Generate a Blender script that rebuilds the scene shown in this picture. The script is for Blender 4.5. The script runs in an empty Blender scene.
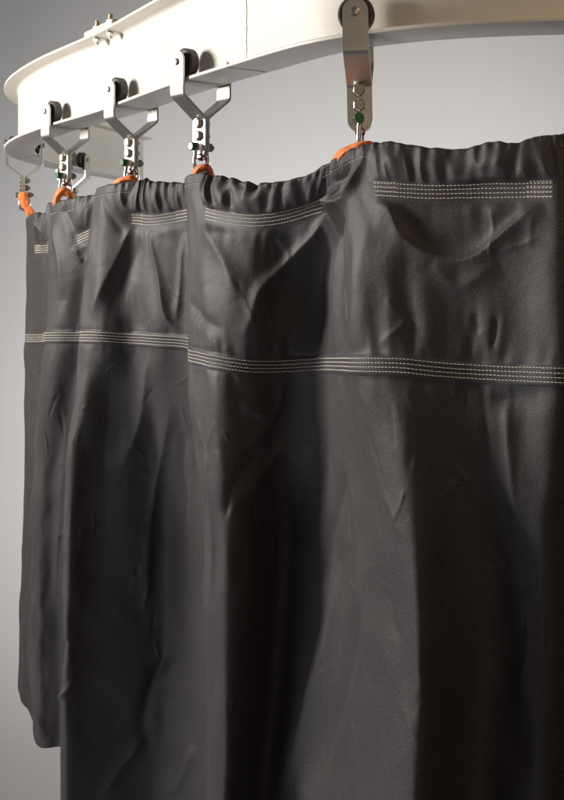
import bpy, bmesh, math, random
import numpy as np
from mathutils import Vector, Matrix

SC = bpy.context.scene
COL = SC.collection
random.seed(7)
rng = np.random.default_rng(11)

# ------------------------------------------------------------------ camera frame
CAMZ = 3.20            # lens height above the studio floor
F = 1050.0             # focal length in photo pixels (564 wide)
CX, HY = 282.0, 270.0  # photo column of the optical axis, photo row of the horizon

def pt(px, py, D):
    """world point that stands D metres in front of the lens at photo pixel px,py"""
    return np.array([(px-CX)*D/F, D, CAMZ + (HY-py)*D/F])

# ------------------------------------------------------------------ helpers
def link(o, parent=None):
    COL.objects.link(o)
    if parent is not None:
        o.parent = parent
    return o

def mesh_obj(name, verts, faces, mat, parent=None, smooth=True):
    me = bpy.data.meshes.new(name)
    me.from_pydata([tuple(v) for v in verts], [], faces)
    me.update()
    if smooth:
        me.shade_smooth()
    o = bpy.data.objects.new(name, me)
    if mat is not None:
        me.materials.append(mat)
    return link(o, parent)

def bm_obj(name, bm, mat, parent=None, smooth=True, sharp=35):
    bmesh.ops.recalc_face_normals(bm, faces=bm.faces[:])
    me = bpy.data.meshes.new(name)
    bm.to_mesh(me); bm.free()
    if smooth:
        me.shade_smooth()
        me.set_sharp_from_angle(angle=math.radians(sharp))
    o = bpy.data.objects.new(name, me)
    me.materials.append(mat)
    return link(o, parent)

def tag(o, label, cat, group=None):
    o['label'] = label; o['category'] = cat
    if group: o['group'] = group
    return o

def empty(name, M):
    o = bpy.data.objects.new(name, None)
    o.empty_display_size = 0.02
    link(o)
    o.matrix_world = M
    return o

def lathe(bm, prof, axis='X', origin=(0, 0, 0), seg=32):
    """prof: list of (along, radius); revolve about axis through origin"""
    rings = []
    for (a, r) in prof:
        ring = []
        for k in range(seg):
            t = 2*math.pi*k/seg
            c, s = r*math.cos(t), r*math.sin(t)
            p = {'X': (a, c, s), 'Y': (c, a, s), 'Z': (c, s, a)}[axis]
            ring.append(bm.verts.new((p[0]+origin[0], p[1]+origin[1], p[2]+origin[2])))
        rings.append(ring)
    for r0, r1 in zip(rings[:-1], rings[1:]):
        for k in range(seg):
            bm.faces.new((r0[k], r0[(k+1) % seg], r1[(k+1) % seg], r1[k]))
    bm.faces.new(rings[0][::-1]); bm.faces.new(rings[-1])

def tube(bm, pts, r, seg=12, closed=False):
    pts = [Vector(p) for p in pts]
    n = len(pts); rings = []
    rad = r if hasattr(r, '__len__') else [r]*n
    T0 = (pts[1]-pts[0]).normalized()
    up = Vector((0.31, 0.2, 0.9)).cross(T0).normalized()
    for i in range(n):
        a = pts[(i-1) % n] if (closed or i > 0) else pts[0]
        b = pts[(i+1) % n] if (closed or i < n-1) else pts[-1]
        T = (b-a).normalized()
        up = (up - T*up.dot(T)).normalized()
        s = T.cross(up)
        rings.append([bm.verts.new(pts[i] + (up*math.cos(2*math.pi*k/seg) + s*math.sin(2*math.pi*k/seg))*rad[i]) for k in range(seg)])
    m = n if closed else n-1
    for i in range(m):
        r0, r1 = rings[i], rings[(i+1) % n]
        for k in range(seg):
            bm.faces.new((r0[k], r0[(k+1) % seg], r1[(k+1) % seg], r1[k]))
    if not closed:
        bm.faces.new(rings[0][::-1]); bm.faces.new(rings[-1])

def cr_spline(P, t, samples):
    """Catmull-Rom (cubic Hermite) through rows of P at parameters t, evaluated at samples"""
    P = np.asarray(P, float); t = np.asarray(t, float); n = len(t)
    m = np.zeros_like(P)
    for i in range(n):
        a, b = max(i-1, 0), min(i+1, n-1)
        if 0 < i < n-1:
            h0, h1 = t[i]-t[i-1], t[i+1]-t[i]
            d0, d1 = (P[i]-P[i-1])/h0, (P[i+1]-P[i])/h1
            m[i] = (d0*h1 + d1*h0)/(h0+h1)
        else:
            m[i] = (P[b]-P[a])/(t[b]-t[a])
    i = np.clip(np.searchsorted(t, samples, side='right')-1, 0, n-2)
    h = (t[i+1]-t[i]); x = (samples-t[i])/h
    sh = (-1,) + (1,)*(P.ndim-1)
    x = x.reshape(sh); hh = h.reshape(sh)
    return ((2*x**3-3*x**2+1)*P[i] + (x**3-2*x**2+x)*hh*m[i]
            + (-2*x**3+3*x**2)*P[i+1] + (x**3-x**2)*hh*m[i+1])

# ------------------------------------------------------------------ materials
def new_mat(name):
    m = bpy.data.materials.new(name); m.use_nodes = True
    nt = m.node_tree
    return m, nt, nt.nodes['Principled BSDF']

def noise_node(nt, scale, detail=4, rough=0.55, vec=None, stretch=None):
    tc = nt.nodes.new('ShaderNodeTexCoord')
    mp = nt.nodes.new('ShaderNodeMapping')
    nt.links.new(tc.outputs['Object'] if vec is None else tc.outputs[vec], mp.inputs['Vector'])
    if stretch: mp.inputs['Scale'].default_value = stretch
    nz = nt.nodes.new('ShaderNodeTexNoise')
    nz.inputs['Scale'].default_value = scale
    nz.inputs['Detail'].default_value = detail
    nz.inputs['Roughness'].default_value = rough
    nt.links.new(mp.outputs[0], nz.inputs['Vector'])
    return nz

def ramp(nt, src, stops):
    r = nt.nodes.new('ShaderNodeValToRGB')
    els = r.color_ramp.elements
    while len(els) > 1: els.remove(els[-1])
    els[0].position, els[0].color = stops[0][0], (*stops[0][1], 1)
    for p, c in stops[1:]:
        e = els.new(p); e.color = (*c, 1)
    nt.links.new(src, r.inputs['Fac'])
    return r

def bump(nt, b, src, strength, dist):
    n = nt.nodes.new('ShaderNodeBump')
    n.inputs['Strength'].default_value = strength
    n.inputs['Distance'].default_value = dist
    nt.links.new(src, n.inputs['Height'])
    if b.inputs['Normal'].is_linked:
        nt.links.new(b.inputs['Normal'].links[0].from_socket, n.inputs['Normal'])
    nt.links.new(n.outputs[0], b.inputs['Normal'])

def mat_paint():
    m, nt, b = new_mat('cream_rail_paint')
    n1 = noise_node(nt, 7, 6, .6)
    r1 = ramp(nt, n1.outputs[0], [(.3, (.66, .62, .545)), (.55, (.71, .68, .61)), (.8, (.68, .64, .56))])
    n2 = noise_node(nt, 46, 5, .7, stretch=(1, 1, 2.5))
    r2 = ramp(nt, n2.outputs[0], [(.62, (0, 0, 0)), (.70, (1, 1, 1))])
    n3 = noise_node(nt, 4.2, 2)
    r3 = ramp(nt, n3.outputs[0], [(.47, (0, 0, 0)), (.64, (1, 1, 1))])
    mul = nt.nodes.new('ShaderNodeMath'); mul.operation = 'MULTIPLY'
    nt.links.new(r2.outputs[0], mul.inputs[0]); nt.links.new(r3.outputs[0], mul.inputs[1])
    mul2 = nt.nodes.new('ShaderNodeMath'); mul2.operation = 'MULTIPLY'; mul2.inputs[1].default_value = .55
    nt.links.new(mul.outputs[0], mul2.inputs[0])
    mix = nt.nodes.new('ShaderNodeMix'); mix.data_type = 'RGBA'
    nt.links.new(mul2.outputs[0], mix.inputs['Factor'])
    nt.links.new(r1.outputs[0], mix.inputs['A']); mix.inputs['B'].default_value = (.33, .22, .12, 1)
    nt.links.new(mix.outputs['Result'], b.inputs['Base Color'])
    b.inputs['Roughness'].default_value = .42
    n4 = noise_node(nt, 160, 3)
    bump(nt, b, n4.outputs[0], .04, .001)
    n5 = noise_node(nt, 14, 3)
    bump(nt, b, n5.outputs[0], .10, .006)
    return m

def mat_steel(name, base, rough, stretch=(1, 60, 3), amt=.12):
    m, nt, b = new_mat(name)
    b.inputs['Metallic'].default_value = 1
    n = noise_node(nt, 55, 4, .6, stretch=stretch)
    lo = tuple(c*.8 for c in base)
    r = ramp(nt, n.outputs[0], [(.3, lo), (.7, base)])
    nt.links.new(r.outputs[0], b.inputs['Base Color'])
    n2 = noise_node(nt, 25, 3)
    mr = nt.nodes.new('ShaderNodeMapRange')
    mr.inputs['To Min'].default_value = rough-.08; mr.inputs['To Max'].default_value = rough+.12
    nt.links.new(n2.outputs[0], mr.inputs['Value']); nt.links.new(mr.outputs[0], b.inputs['Roughness'])
    bump(nt, b, n.outputs[0], amt, .0006)
    return m

def mat_simple(name, base, rough, metal=0, var=.15, scale=90, bmp=.15, dist=.001):
    m, nt, b = new_mat(name)
    n = noise_node(nt, scale, 4, .6)
    r = ramp(nt, n.outputs[0], [(.25, tuple(c*(1-var) for c in base)), (.75, tuple(min(1, c*(1+var)) for c in base))])
    nt.links.new(r.outputs[0], b.inputs['Base Color'])
    b.inputs['Roughness'].default_value = rough; b.inputs['Metallic'].default_value = metal
    if bmp: bump(nt, b, n.outputs[0], bmp, dist)
    return m

def mat_fabric():
    m, nt, b = new_mat('charcoal_coated_nylon')
    n = noise_node(nt, 6, 5, .6)
    r = ramp(nt, n.outputs[0], [(.3, (.038, .0345, .0352)), (.7, (.051, .0465, .0472))])
    g = nt.nodes.new('ShaderNodeTexNoise'); g.inputs['Scale'].default_value = 520; g.inputs['Detail'].default_value = 3; g.inputs['Roughness'].default_value = .7
    uv0 = nt.nodes.new('ShaderNodeUVMap'); nt.links.new(uv0.outputs[0], g.inputs['Vector'])
    gr = ramp(nt, g.outputs[0], [(.37, (.52, .52, .52)), (.63, (1.52, 1.50, 1.49))])
    mx = nt.nodes.new('ShaderNodeMix'); mx.data_type = 'RGBA'; mx.blend_type = 'MULTIPLY'; mx.inputs['Factor'].default_value = 1
    nt.links.new(r.outputs[0], mx.inputs['A']); nt.links.new(gr.outputs[0], mx.inputs['B'])
    nt.links.new(mx.outputs['Result'], b.inputs['Base Color'])
    n2 = noise_node(nt, 30, 4)
    mr = nt.nodes.new('ShaderNodeMapRange')
    mr.inputs['To Min'].default_value = .52; mr.inputs['To Max'].default_value = .66
    nt.links.new(n2.outputs[0], mr.inputs['Value']); nt.links.new(mr.outputs[0], b.inputs['Roughness'])
    b.inputs['Specular IOR Level'].default_value = .42
    b.inputs['Sheen Weight'].default_value = .06
    b.inputs['Sheen Roughness'].default_value = .4
    # woven grain
    uv = nt.nodes.new('ShaderNodeUVMap')
    def wave(direction, sc):
        w = nt.nodes.new('ShaderNodeTexWave'); w.wave_type = 'BANDS'; w.bands_direction = direction
        w.inputs['Scale'].default_value = sc; w.inputs['Distortion'].default_value = 1.2
        w.inputs['Detail'].default_value = 2
        nt.links.new(uv.outputs[0], w.inputs['Vector']); return w
    wx, wy = wave('X', 520), wave('Y', 520)
    add = nt.nodes.new('ShaderNodeMath'); add.operation = 'ADD'
    nt.links.new(wx.outputs['Fac'], add.inputs[0]); nt.links.new(wy.outputs['Fac'], add.inputs[1])
    bump(nt, b, add.outputs[0], .12, .0003)
    n3 = nt.nodes.new('ShaderNodeTexNoise'); n3.inputs['Scale'].default_value = 620; n3.inputs['Detail'].default_value = 3
    nt.links.new(uv.outputs[0], n3.inputs['Vector'])
    bump(nt, b, n3.outputs[0], .32, .0008)
    n4 = nt.nodes.new('ShaderNodeTexNoise'); n4.inputs['Scale'].default_value = 45; n4.inputs['Detail'].default_value = 5
    nt.links.new(uv.outputs[0], n4.inputs['Vector'])
    bump(nt, b, n4.outputs[0], .38, .003)
    return m

def mat_webbing():
    m, nt, b = new_mat('orange_webbing')
    n = noise_node(nt, 60, 4)
    r = ramp(nt, n.outputs[0], [(.3, (.85, .17, .03)), (.7, (.95, .29, .07))])
    nt.links.new(r.outputs[0], b.inputs['Base Color'])
    b.inputs['Roughness'].default_value = .7
    b.inputs['Sheen Weight'].default_value = .25
    tc = nt.nodes.new('ShaderNodeTexCoord')
    w = nt.nodes.new('ShaderNodeTexWave'); w.inputs['Scale'].default_value = 260; w.bands_direction = 'DIAGONAL'
    w.inputs['Distortion'].default_value = 1
    nt.links.new(tc.outputs['Object'], w.inputs['Vector'])
    bump(nt, b, w.outputs['Fac'], .3, .0008)
    n2 = noise_node(nt, 130, 3); bump(nt, b, n2.outputs[0], .12, .001)
    return m

M_PAINT = mat_paint()
M_PLATE = mat_steel('brushed_steel', (.72, .69, .64), .36, stretch=(3, 3, 60))
M_BOLT = mat_simple('zinc_bolt', (.50, .47, .41), .38, 1, .25, 300, .25, .0006)
M_SHACK = mat_simple('shackle_steel', (.58, .56, .52), .28, 1, .15, 200, .1)
M_TYRE = mat_simple('grey_rubber', (.052, .047, .042), .62, 0, .25, 200, .25)
M_HUB = mat_simple('dark_hub', (.030, .027, .025), .5, 0, .2, 200, .1)
M_GREEN = mat_simple('green_pin_paint', (.045, .16, .065), .38, 0, .2, 250, .1)
M_TIE = mat_simple('crimson_thread', (.17, .012, .03), .7, 0, .3, 500, .3)
M_BRASS = mat_simple('yellow_zinc', (.55, .44, .25), .36, 1, .2, 300, .2, .0006)
M_WELD = mat_simple('weld_bead', (.58, .50, .38), .55, 0, .5, 220, .5, .002)
M_FABRIC = mat_fabric()
M_WEB = mat_webbing()
M_THREAD = mat_simple('cream_thread', (.74, .69, .58), .65, 0, .2, 600, .2)
M_BACK = mat_simple('grey_backdrop_paper', (.62, .605, .59), .9, 0, .015, 1.2, .05, .002)

# ------------------------------------------------------------------ rail path (plan)
OUT = np.array([(1.25, 1.07), (.9, 1.10), (.6, 1.125), (.42, 1.14), (.31, 1.15), (.191, 1.17), (.112, 1.2), (.036, 1.255),
                (-.046, 1.37), (-.148, 1.521), (-.318, 1.81), (-.497, 2.075), (-.600, 2.28), (-.652, 2.49),
                (-.648, 2.68), (-.606, 2.87), (-.548, 3.05), (-.470, 3.30)])
tt = np.concatenate([[0], np.cumsum(np.linalg.norm(np.diff(OUT, axis=0), axis=1))])
dense = cr_spline(OUT, tt, np.linspace(0, tt[-1], 500))
k = np.exp(-.5*(np.arange(-18, 19)/8.)**2); k /= k.sum()
padded = np.vstack([2*dense[0]-dense[18:0:-1], dense, 2*dense[-1]-dense[-2:-20:-1]])
dense = np.stack([np.convolve(padded[:, i], k, 'valid') for i in (0, 1)], 1)
def tangents(P):
    t = np.gradient(P, axis=0)
    return t/np.linalg.norm(t, axis=1, keepdims=True)
T_ = tangents(dense)
# travelling from right to left then back: outer side lies to the left of travel seen from above
N_ = np.stack([T_[:, 1]*-1, T_[:, 0]], 1)     # rotate +90
if N_[250] @ np.array([-.84, -.54]) < 0: N_ = -N_
HALF = .034
CEN = dense - N_*HALF            # centre line
ZB = CAMZ + .2725                # underside of the bottom flange
FT = .005                        # flange thickness
ZT = CAMZ + .407                 # underside of the top flange
RW = .0215                       # wheel radius

def sweep(name, section, mat, parent, closed=True):
    """section: list of (offset along outward normal, z), swept along the centre line"""
    V, Fc = [], []
    ns = len(section); n = len(CEN)
    for i in range(n):
        for (o, z) in section:
            p = CEN[i] + N_[i]*o
            V.append((p[0], p[1], z))
    for i in range(n-1):
        for j in range(ns if closed else ns-1):
            a = i*ns+j; b = i*ns+(j+1) % ns
            Fc.append((a, b, b+ns, a+ns))
    Fc.append(tuple(range(ns))[::-1]); Fc.append(tuple(range((n-1)*ns, n*ns)))
    o = mesh_obj(name, V, Fc, mat, parent)
    bm = bmesh.new(); bm.from_mesh(o.data); bmesh.ops.recalc_face_normals(bm, faces=bm.faces[:]); bm.to_mesh(o.data); bm.free()
    o.data.shade_smooth(); o.data.set_sharp_from_angle(angle=math.radians(40))
    return o

def rrect(hw, z0, z1, r=.0014, n=3):
    pts = []
    for (cx, cz, a0) in ((hw-r, z1-r, 0), (-hw+r, z1-r, 90), (-hw+r, z0+r, 180), (hw-r, z0+r, 270)):
        for k in range(n+1):
            a = math.radians(a0 + 90*k/n)
            pts.append((cx + r*math.cos(a), cz + r*math.sin(a)))
    return pts

def web_section():
    w, z0, z1, rf = .0032, ZB+FT+.0002, ZT-.0002, .008
    right = []
    for k in range(6):
        a = math.radians(90*k/5)
        right.append((w+rf-rf*math.sin(a), z0+rf-rf*math.cos(a)))
    for k in range(6):
        a = math.radians(90*k/5)
        right.append((w+rf-rf*math.cos(a), z1-rf+rf*math.sin(a)))
    left = [(-x, z) for x, z in right[::-1]]
    return right+left

mid = CEN[250]
rail = empty('curved_rail_beam', Matrix.Translation((mid[0], mid[1], ZB)))
tag(rail, 'cream painted curved I-beam rail with wide flanges above the dark curtain', 'rail')
def reparent(o, root):
    o.parent = root
    o.matrix_parent_inverse = root.matrix_world.inverted()
    return o
bpy.context.view_layer.update()
reparent(sweep('web', web_section(), M_PAINT, None), rail)
reparent(sweep('flange', rrect(HALF, ZB, ZB+FT), M_PAINT, None), rail)
reparent(sweep('flange', rrect(HALF, ZT, ZT+FT), M_PAINT, None), rail)

def near_index(px, lo=0, hi=None):
    """index on the centre line whose photo column is px"""
    x = CEN[lo:hi, 0]/CEN[lo:hi, 1]*F+CX
    return lo+int(np.argmin(np.abs(x-px)))

def frame(i, z, off=0):
    n, t = N_[i], T_[i]
    p = CEN[i]+n*off
    return Matrix(((n[0], -n[1], 0, p[0]), (n[1], n[0], 0, p[1]), (0, 0, 1, z), (0, 0, 0, 1)))

# weld beads across the web and lower flange
def weld(px, full):
    i = near_index(px, 0, 300); Mx = frame(i, 0)
    bm = bmesh.new()
    pts, rad = [], []
    for kk in range(60):
        f = kk/59
        z = ZB+FT+.004+(ZT-ZB-FT-.008)*f if full else 0
        pts.append(Mx @ Vector((.0034, .0006*random.uniform(-1, 1), z)))
        rad.append(.0004+.0006*random.random())
    if full: tube(bm, pts, rad, 6)
    pts = [Mx @ Vector((.0345-.062*kk/20, .0005*random.uniform(-1, 1), ZB+.0002)) for kk in range(21)]
    tube(bm, pts, [.0006+.0006*random.random() for _ in pts], 6)
    reparent(bm_obj('weld_seam', bm, M_WELD), rail)
    if full:
        bm = bmesh.new()
        lathe(bm, [(-.002, .001), (-.001, .003), (.001, .003), (.002, .001)], 'X', (0, 0, 0), 8)
        for v in bm.verts: v.co = Mx @ (v.co*Vector((1, 1, .8)) + Vector((HALF+.0004, 0, ZB+FT+.0005)))
        reparent(bm_obj('weld_spatter', bm, M_WELD), rail)
weld(249, True); weld(205, False)

# splice plate bolted on the top flange
def hexhead(bm, r, h, z, seg=6, ch=.0012, origin=(0, 0)):
    prof = [(z, r*.96), (z+.0004, r), (z+h-ch, r), (z+h, r*.82)]
    rings = []
    for (a, rr) in prof:
        rings.append([bm.verts.new((origin[0]+rr*math.cos(2*math.pi*q/seg), origin[1]+rr*math.sin(2*math.pi*q/seg), a)) for q in range(seg)])
    for r0, r1 in zip(rings[:-1], rings[1:]):
        for q in range(seg): bm.faces.new((r0[q], r0[(q+1) % seg], r1[(q+1) % seg], r1[q]))
    bm.faces.new(rings[0][::-1]); bm.faces.new(rings[-1])

i_sp = near_index(116, 0, 330)
Ms = frame(i_sp, ZT+FT, .018)
bm = bmesh.new()
bmesh.ops.create_cube(bm, size=1)
for v in bm.verts: v.co = Vector((v.co.x*.030, v.co.y*.125, v.co.z*.009+.0048))
bmesh.ops.bevel(bm, geom=bm.edges[:], offset=.0015, segments=2, affect='EDGES')
plate = bm_obj('splice_plate', bm, M_PAINT); plate.matrix_world = Ms
bpy.context.view_layer.update(); reparent(plate, rail)
bpy.context.view_layer.update()
for sy in (-.029, .029):
    bm = bmesh.new(); hexhead(bm, .0078, .0065, .0094, origin=(0.003, sy))
    lathe(bm, [(.016, .004), (.024, .004), (.0245, .0035)], 'Z', (.003, sy, 0), 14)
    bm_obj('bolt', bm, M_BRASS, plate)
    bm = bmesh.new()
    lathe(bm, [(-.0064, .0085), (-.0054, .009), (-.0052, .009)], 'Z', (.003, sy, 0), 20)
    hexhead(bm, .0072, .007, -.0135, origin=(.003, sy))
    lathe(bm, [(-.0175, .003), (-.017, .0035), (-.0135, .0035)], 'Z', (.003, sy, 0), 12)
    bm_obj('nut', bm, M_SHACK, plate)

# ------------------------------------------------------------------ trolley hangers
ZAX = ZB+FT+RW         # wheel axle height

def strap_path():
    """side plate centre line in (x,z): down, out to the middle, down - with rounded bends"""
    key = [(.0425, .0155), (.0425, -.047), (.0022, -.078), (.0022, -.1345)]
    pts = []
    def arc(p0, p1, p2, r):
        a = Vector((p0[0]-p1[0], p0[1]-p1[1])).normalized(); b = Vector((p2[0]-p1[0], p2[1]-p1[1])).normalized()
        ang = a.angle(b); d = r/math.tan(ang/2)
        s = Vector(p1)+a*d; e = Vector(p1)+b*d
        c = Vector(p1)+(a+b).normalized()*(r/math.sin(ang/2))
        v0, v1 = s-c, e-c
        tot = v0.angle_signed(v1)
        out = []
        for q in range(9):
            th = -tot*q/8
            out.append((c.x+v0.x*math.cos(th)-v0.y*math.sin(th), c.y+v0.x*math.sin(th)+v0.y*math.cos(th)))
        return out
    raw = [key[0]]+arc(key[0], key[1], key[2], .008)+arc(key[1], key[2], key[3], .008)+[key[3]]
    # resample, dense at both rounded ends
    raw = np.array(raw); d = np.concatenate([[0], np.cumsum(np.linalg.norm(np.diff(raw, axis=0), axis=1))])
    L = d[-1]; r = .0150
    endr = r*(1-np.cos(np.linspace(0, math.pi/2, 11)))
    s = np.concatenate([endr, np.linspace(r, L-r, 60)[1:-1], L-endr[::-1]])
    P = np.stack([np.interp(s, d, raw[:, 0]), np.interp(s, d, raw[:, 1])], 1)
    w = np.where(s < r, np.sqrt(np.maximum(r*r-(r-s)**2, 0)), np.where(s > L-r, np.sqrt(np.maximum(r*r-(s-(L-r))**2, 0)), r))
    return P, np.maximum(w, .0012)

def side_plate(sign):
    P, w = strap_path()
    tg = np.gradient(P, axis=0); tg /= np.linalg.norm(tg, axis=1, keepdims=True)
    nn = np.stack([-tg[:, 1], tg[:, 0]], 1)
    th = .0019
    bm = bmesh.new(); rows = []
    for p, n, ww in zip(P, nn, w):
        row = []
        for (sy, sn) in ((-1, 1), (1, 1), (1, -1), (-1, -1)):
            row.append(bm.verts.new((sign*(p[0]+n[0]*th*sn), sy*ww, p[1]+n[1]*th*sn)))
        rows.append(row)
    for a, b in zip(rows[:-1], rows[1:]):
        for q in range(4):
            bm.faces.new((a[q], a[(q+1) % 4], b[(q+1) % 4], b[q]))
    bm.faces.new(rows[0][::-1]); bm.faces.new(rows[-1])
    bmesh.ops.recalc_face_normals(bm, faces=bm.faces[:])
    es = [e for e in bm.edges if len(e.link_faces) == 2 and e.calc_face_angle(0) > 1.2 and abs(abs(e.verts[0].co.y)) > .0011]
    bmesh.ops.bevel(bm, geom=es, offset=.0005, segments=2, affect='EDGES', clamp_overlap=True)
    return bm

def wheel_bm(sign):
    bm = bmesh.new()
    prof = [(.0185, .0135), (.0182, .0175), (.0186, .0198), (.0200, RW), (.0322, RW), (.0336, .0198), (.0341, .0178), (.0336, .0150), (.0336, .0135)]
    if sign < 0: prof = [(-a, r) for a, r in prof]
    lathe(bm, prof, 'X', (0, 0, 0), 44)
    return bm

def hub_bm(sign):
    bm = bmesh.new()
    prof = [(.0345, .0130), (.0349, .0125), (.0349, .0075), (.0362, .0068), (.0402, .0062)]
    if sign < 0: prof = [(-a, r) for a, r in prof]
    lathe(bm, prof, 'X', (0, 0, 0), 32)
    return bm

def axle_bm(sign):
    bm = bmesh.new()
    prof = [(.0445, .0054), (.0464, .0054), (.0478, .0049), (.0484, .0036)]
    if sign < 0: prof = [(-a, r) for a, r in prof]
    lathe(bm, prof, 'X', (0, 0, 0), 20)
    return bm

def bolt_bm(z, sign):
    bm = bmesh.new(); seg = 6; off = random.uniform(0, 1)
    x0 = .0043
    prof = [(x0, .0081), (x0+.0012, .0081), (x0+.0013, .0074), (x0+.0052, .0074), (x0+.0064, .0064)]
    rings = []
    for q, (a, r) in enumerate(prof):
        s = 24 if q < 2 else 24
        ring = []
        for kk in range(24):
            t = 2*math.pi*kk/24
            rr = r
            if q >= 2:   # hexagonal above the washer face
                ph = (t+off) % (math.pi/3) - math.pi/6
                rr = r*.93/math.cos(ph)
                rr = min(rr, r*1.04)
            ring.append(bm.verts.new((sign*a, rr*math.cos(t), z+rr*math.sin(t))))
        rings.append(ring)
    for r0, r1 in zip(rings[:-1], rings[1:]):
        for kk in range(24): bm.faces.new((r0[kk], r0[(kk+1) % 24], r1[(kk+1) % 24], r1[kk]))
    bm.faces.new(rings[-1])
    # raised maker's dots on the head
    if sign > 0:
        for q in range(3):
            a = off+q*2.1
            bmesh.ops.create_icosphere(bm, subdivisions=1, radius=.0008, matrix=Matrix.Translation((sign*(x0+.0064), .003*math.cos(a), z+.003*math.sin(a))))
    else:
        lathe(bm, [(-(x0+.006), .0038), (-(x0+.0095), .0038), (-(x0+.010), .003)], 'X', (0, 0, z), 14)
    return bm

ZPIN = -.119
def make_hanger():
    root = empty('trolley_hanger', Matrix())
    for s in (1, -1):
        bm_obj('side_plate', side_plate(s), M_PLATE, root, sharp=30)
    for s in (1, -1):
        w = bm_obj('wheel', wheel_bm(s), M_TYRE, root)
        bm_obj('hub', hub_bm(s), M_HUB, w)
        bm_obj('axle_pin', axle_bm(s), M_BOLT, w)
    for z in (-.0845, -.1025):
        bm_obj('bolt', bolt_bm(z, 1), M_BOLT, root)
    for z in (-.0845, -.1025):
        bm_obj('nut', bolt_bm(z, -1), M_BOLT, root)
    return root

def make_shackle(lean):
    root = empty('shackle', Matrix())
    # bow: ears at the pin, bulging legs, round bottom (local origin at the pin)
    pts, rad = [], []
    ctrl = [(.0098, .004), (.0098, -.004), (.0112, -.014), (.0122, -.022), (.0108, -.029), (.0065, -.0345), (0, -.0362)]
    full = ctrl + [(-x, z) for x, z in ctrl[-2::-1]]
    full = np.array(full); d = np.concatenate([[0], np.cumsum(np.linalg.norm(np.diff(full, axis=0), axis=1))])
    S = cr_spline(full, d, np.linspace(0, d[-1], 60))
    bm = bmesh.new()
    tube(bm, [(p[0], 0, p[1]) for p in S], .0031, 14)
    for s in (1, -1):
        lathe(bm, [(s*.0070, .0058), (s*.0074, .0064), (s*.0118, .0064), (s*.0122, .0058)], 'X', (0, 0, 0), 24)
    bm_obj('bow', bm, M_SHACK, root)
    bm = bmesh.new()
    lathe(bm, [(.0124, .0058), (.0128, .0062), (.0192, .0062), (.0198, .0054)], 'X', (0, 0, 0), 28)
    bm_obj('pin', bm, M_GREEN, root)
    bm = bmesh.new()
    lathe(bm, [(-.0124, .0066), (-.0128, .0070), (-.0176, .0070), (-.0182, .006)], 'X', (0, 0, 0), 6)
    lathe(bm, [(-.0184, .0036), (-.0218, .0036), (-.0222, .003)], 'X', (0, 0, 0), 14)
    bm_obj('nut', bm, M_BOLT, root)
    bm = bmesh.new()
    r2 = random.Random(3)
    for q in range(4):
        c = Vector((-.003+.002*q, 0, -.0155+.0012*(q % 2)))
        ring = [c+Vector((r2.uniform(-.0012, .0012)+.002*math.sin(kk*.6), .0052*math.cos(kk/16*2*math.pi), .0042*math.sin(kk/16*2*math.pi))) for kk in range(16)]
        tube(bm, ring, .0009, 6, closed=True)
    tube(bm, [(-.004, .003, -.016), (-.006, .004, -.021), (-.0065, .003, -.026)], .0008, 6)
    bm_obj('locking_thread', bm, M_TIE, root)
    return root

def copy_tree(o, parent=None):
    c = o.copy(); COL.objects.link(c)
    if parent is not None:
        c.parent = parent
    for ch in list(o.children):
        copy_tree(ch, c)
    return c

HANG = [   # column, index range, lean about the rail (deg), swing, label bits
    (361, 0, 200, 1.2, -1.2, 'large dull bronze-toned steel trolley hanger seen face-on, nearest in front on the right',
     'shackle with dark green pin head under the face-on hanger, nearest of all'),
    (200.5, 120, 330, 0, 0, 'bright steel Y-shaped trolley hanger second from the right, next to the weld seam',
     'shackle with crimson thread under the second hanger from the right'),
    (131.5, 120, 330, 0, 0, 'steel Y-shaped trolley hanger just below the bolted splice plate',
     'shackle under the hanger below the splice plate, a short edge of orange loop in it'),
    (66, 200, 340, 0, 0, 'steel hanger just right of the rounded rail end, second from the left along the front',
     'shackle with green pin holding a forked orange loop beside the rail bend'),
    (30, 335, 420, 0, 0, 'leftmost steel hanger at the rounded rail end, its wheels hidden above the flange',
     'leftmost shackle, holding a long straight orange loop'),
    (78, 400, 500, 0, 0, 'partly hidden steel hanger on the rear leg of rail with wheel facing right',
     'shackle mostly hidden behind the forked orange loop, on the rear rail leg'),
]
proto, sproto = make_hanger(), make_shackle(0)
HP = []
YAW = [28, 9, 9, 8, 0, 0]
for q, (px, lo, hi, lean, sw, lab, slab) in enumerate(HANG):
    i = near_index(px, lo, hi)
    if q == 4:
        i = lo+int(np.argmin(np.linalg.norm(CEN[lo:hi]-np.array([-.606, 2.52]), axis=1)))
    if q == 5:
        i = lo+int(np.argmin(np.linalg.norm(CEN[lo:hi]-np.array([-.565, 2.87]), axis=1)))
    if q == 0:
        i = near_index(358, 0, 250)
    h = proto if q == 0 else copy_tree(proto)
    h.matrix_world = frame(i, ZAX) @ Matrix.Rotation(math.radians(YAW[q]), 4, 'Z') @ (Matrix.Rotation(math.radians(lean), 4, 'X'))
    tag(h, lab, 'trolley hanger', 'trolley hangers rolling on the rail')
    s = sproto if q == 0 else copy_tree(sproto)
    # the two shackles on the far bend turn their pin the other way
    turn = math.pi if q in (5,) else 0
    s.matrix_world = h.matrix_world @ Matrix.Translation((0, 0, ZPIN)) @ Matrix.Rotation(math.radians(sw*2), 4, 'X') @ Matrix.Rotation(turn, 4, 'Z')
    tag(s, slab, 'shackle', 'shackles under the hangers')
    HP.append((i, frame(i, ZAX)))

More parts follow.
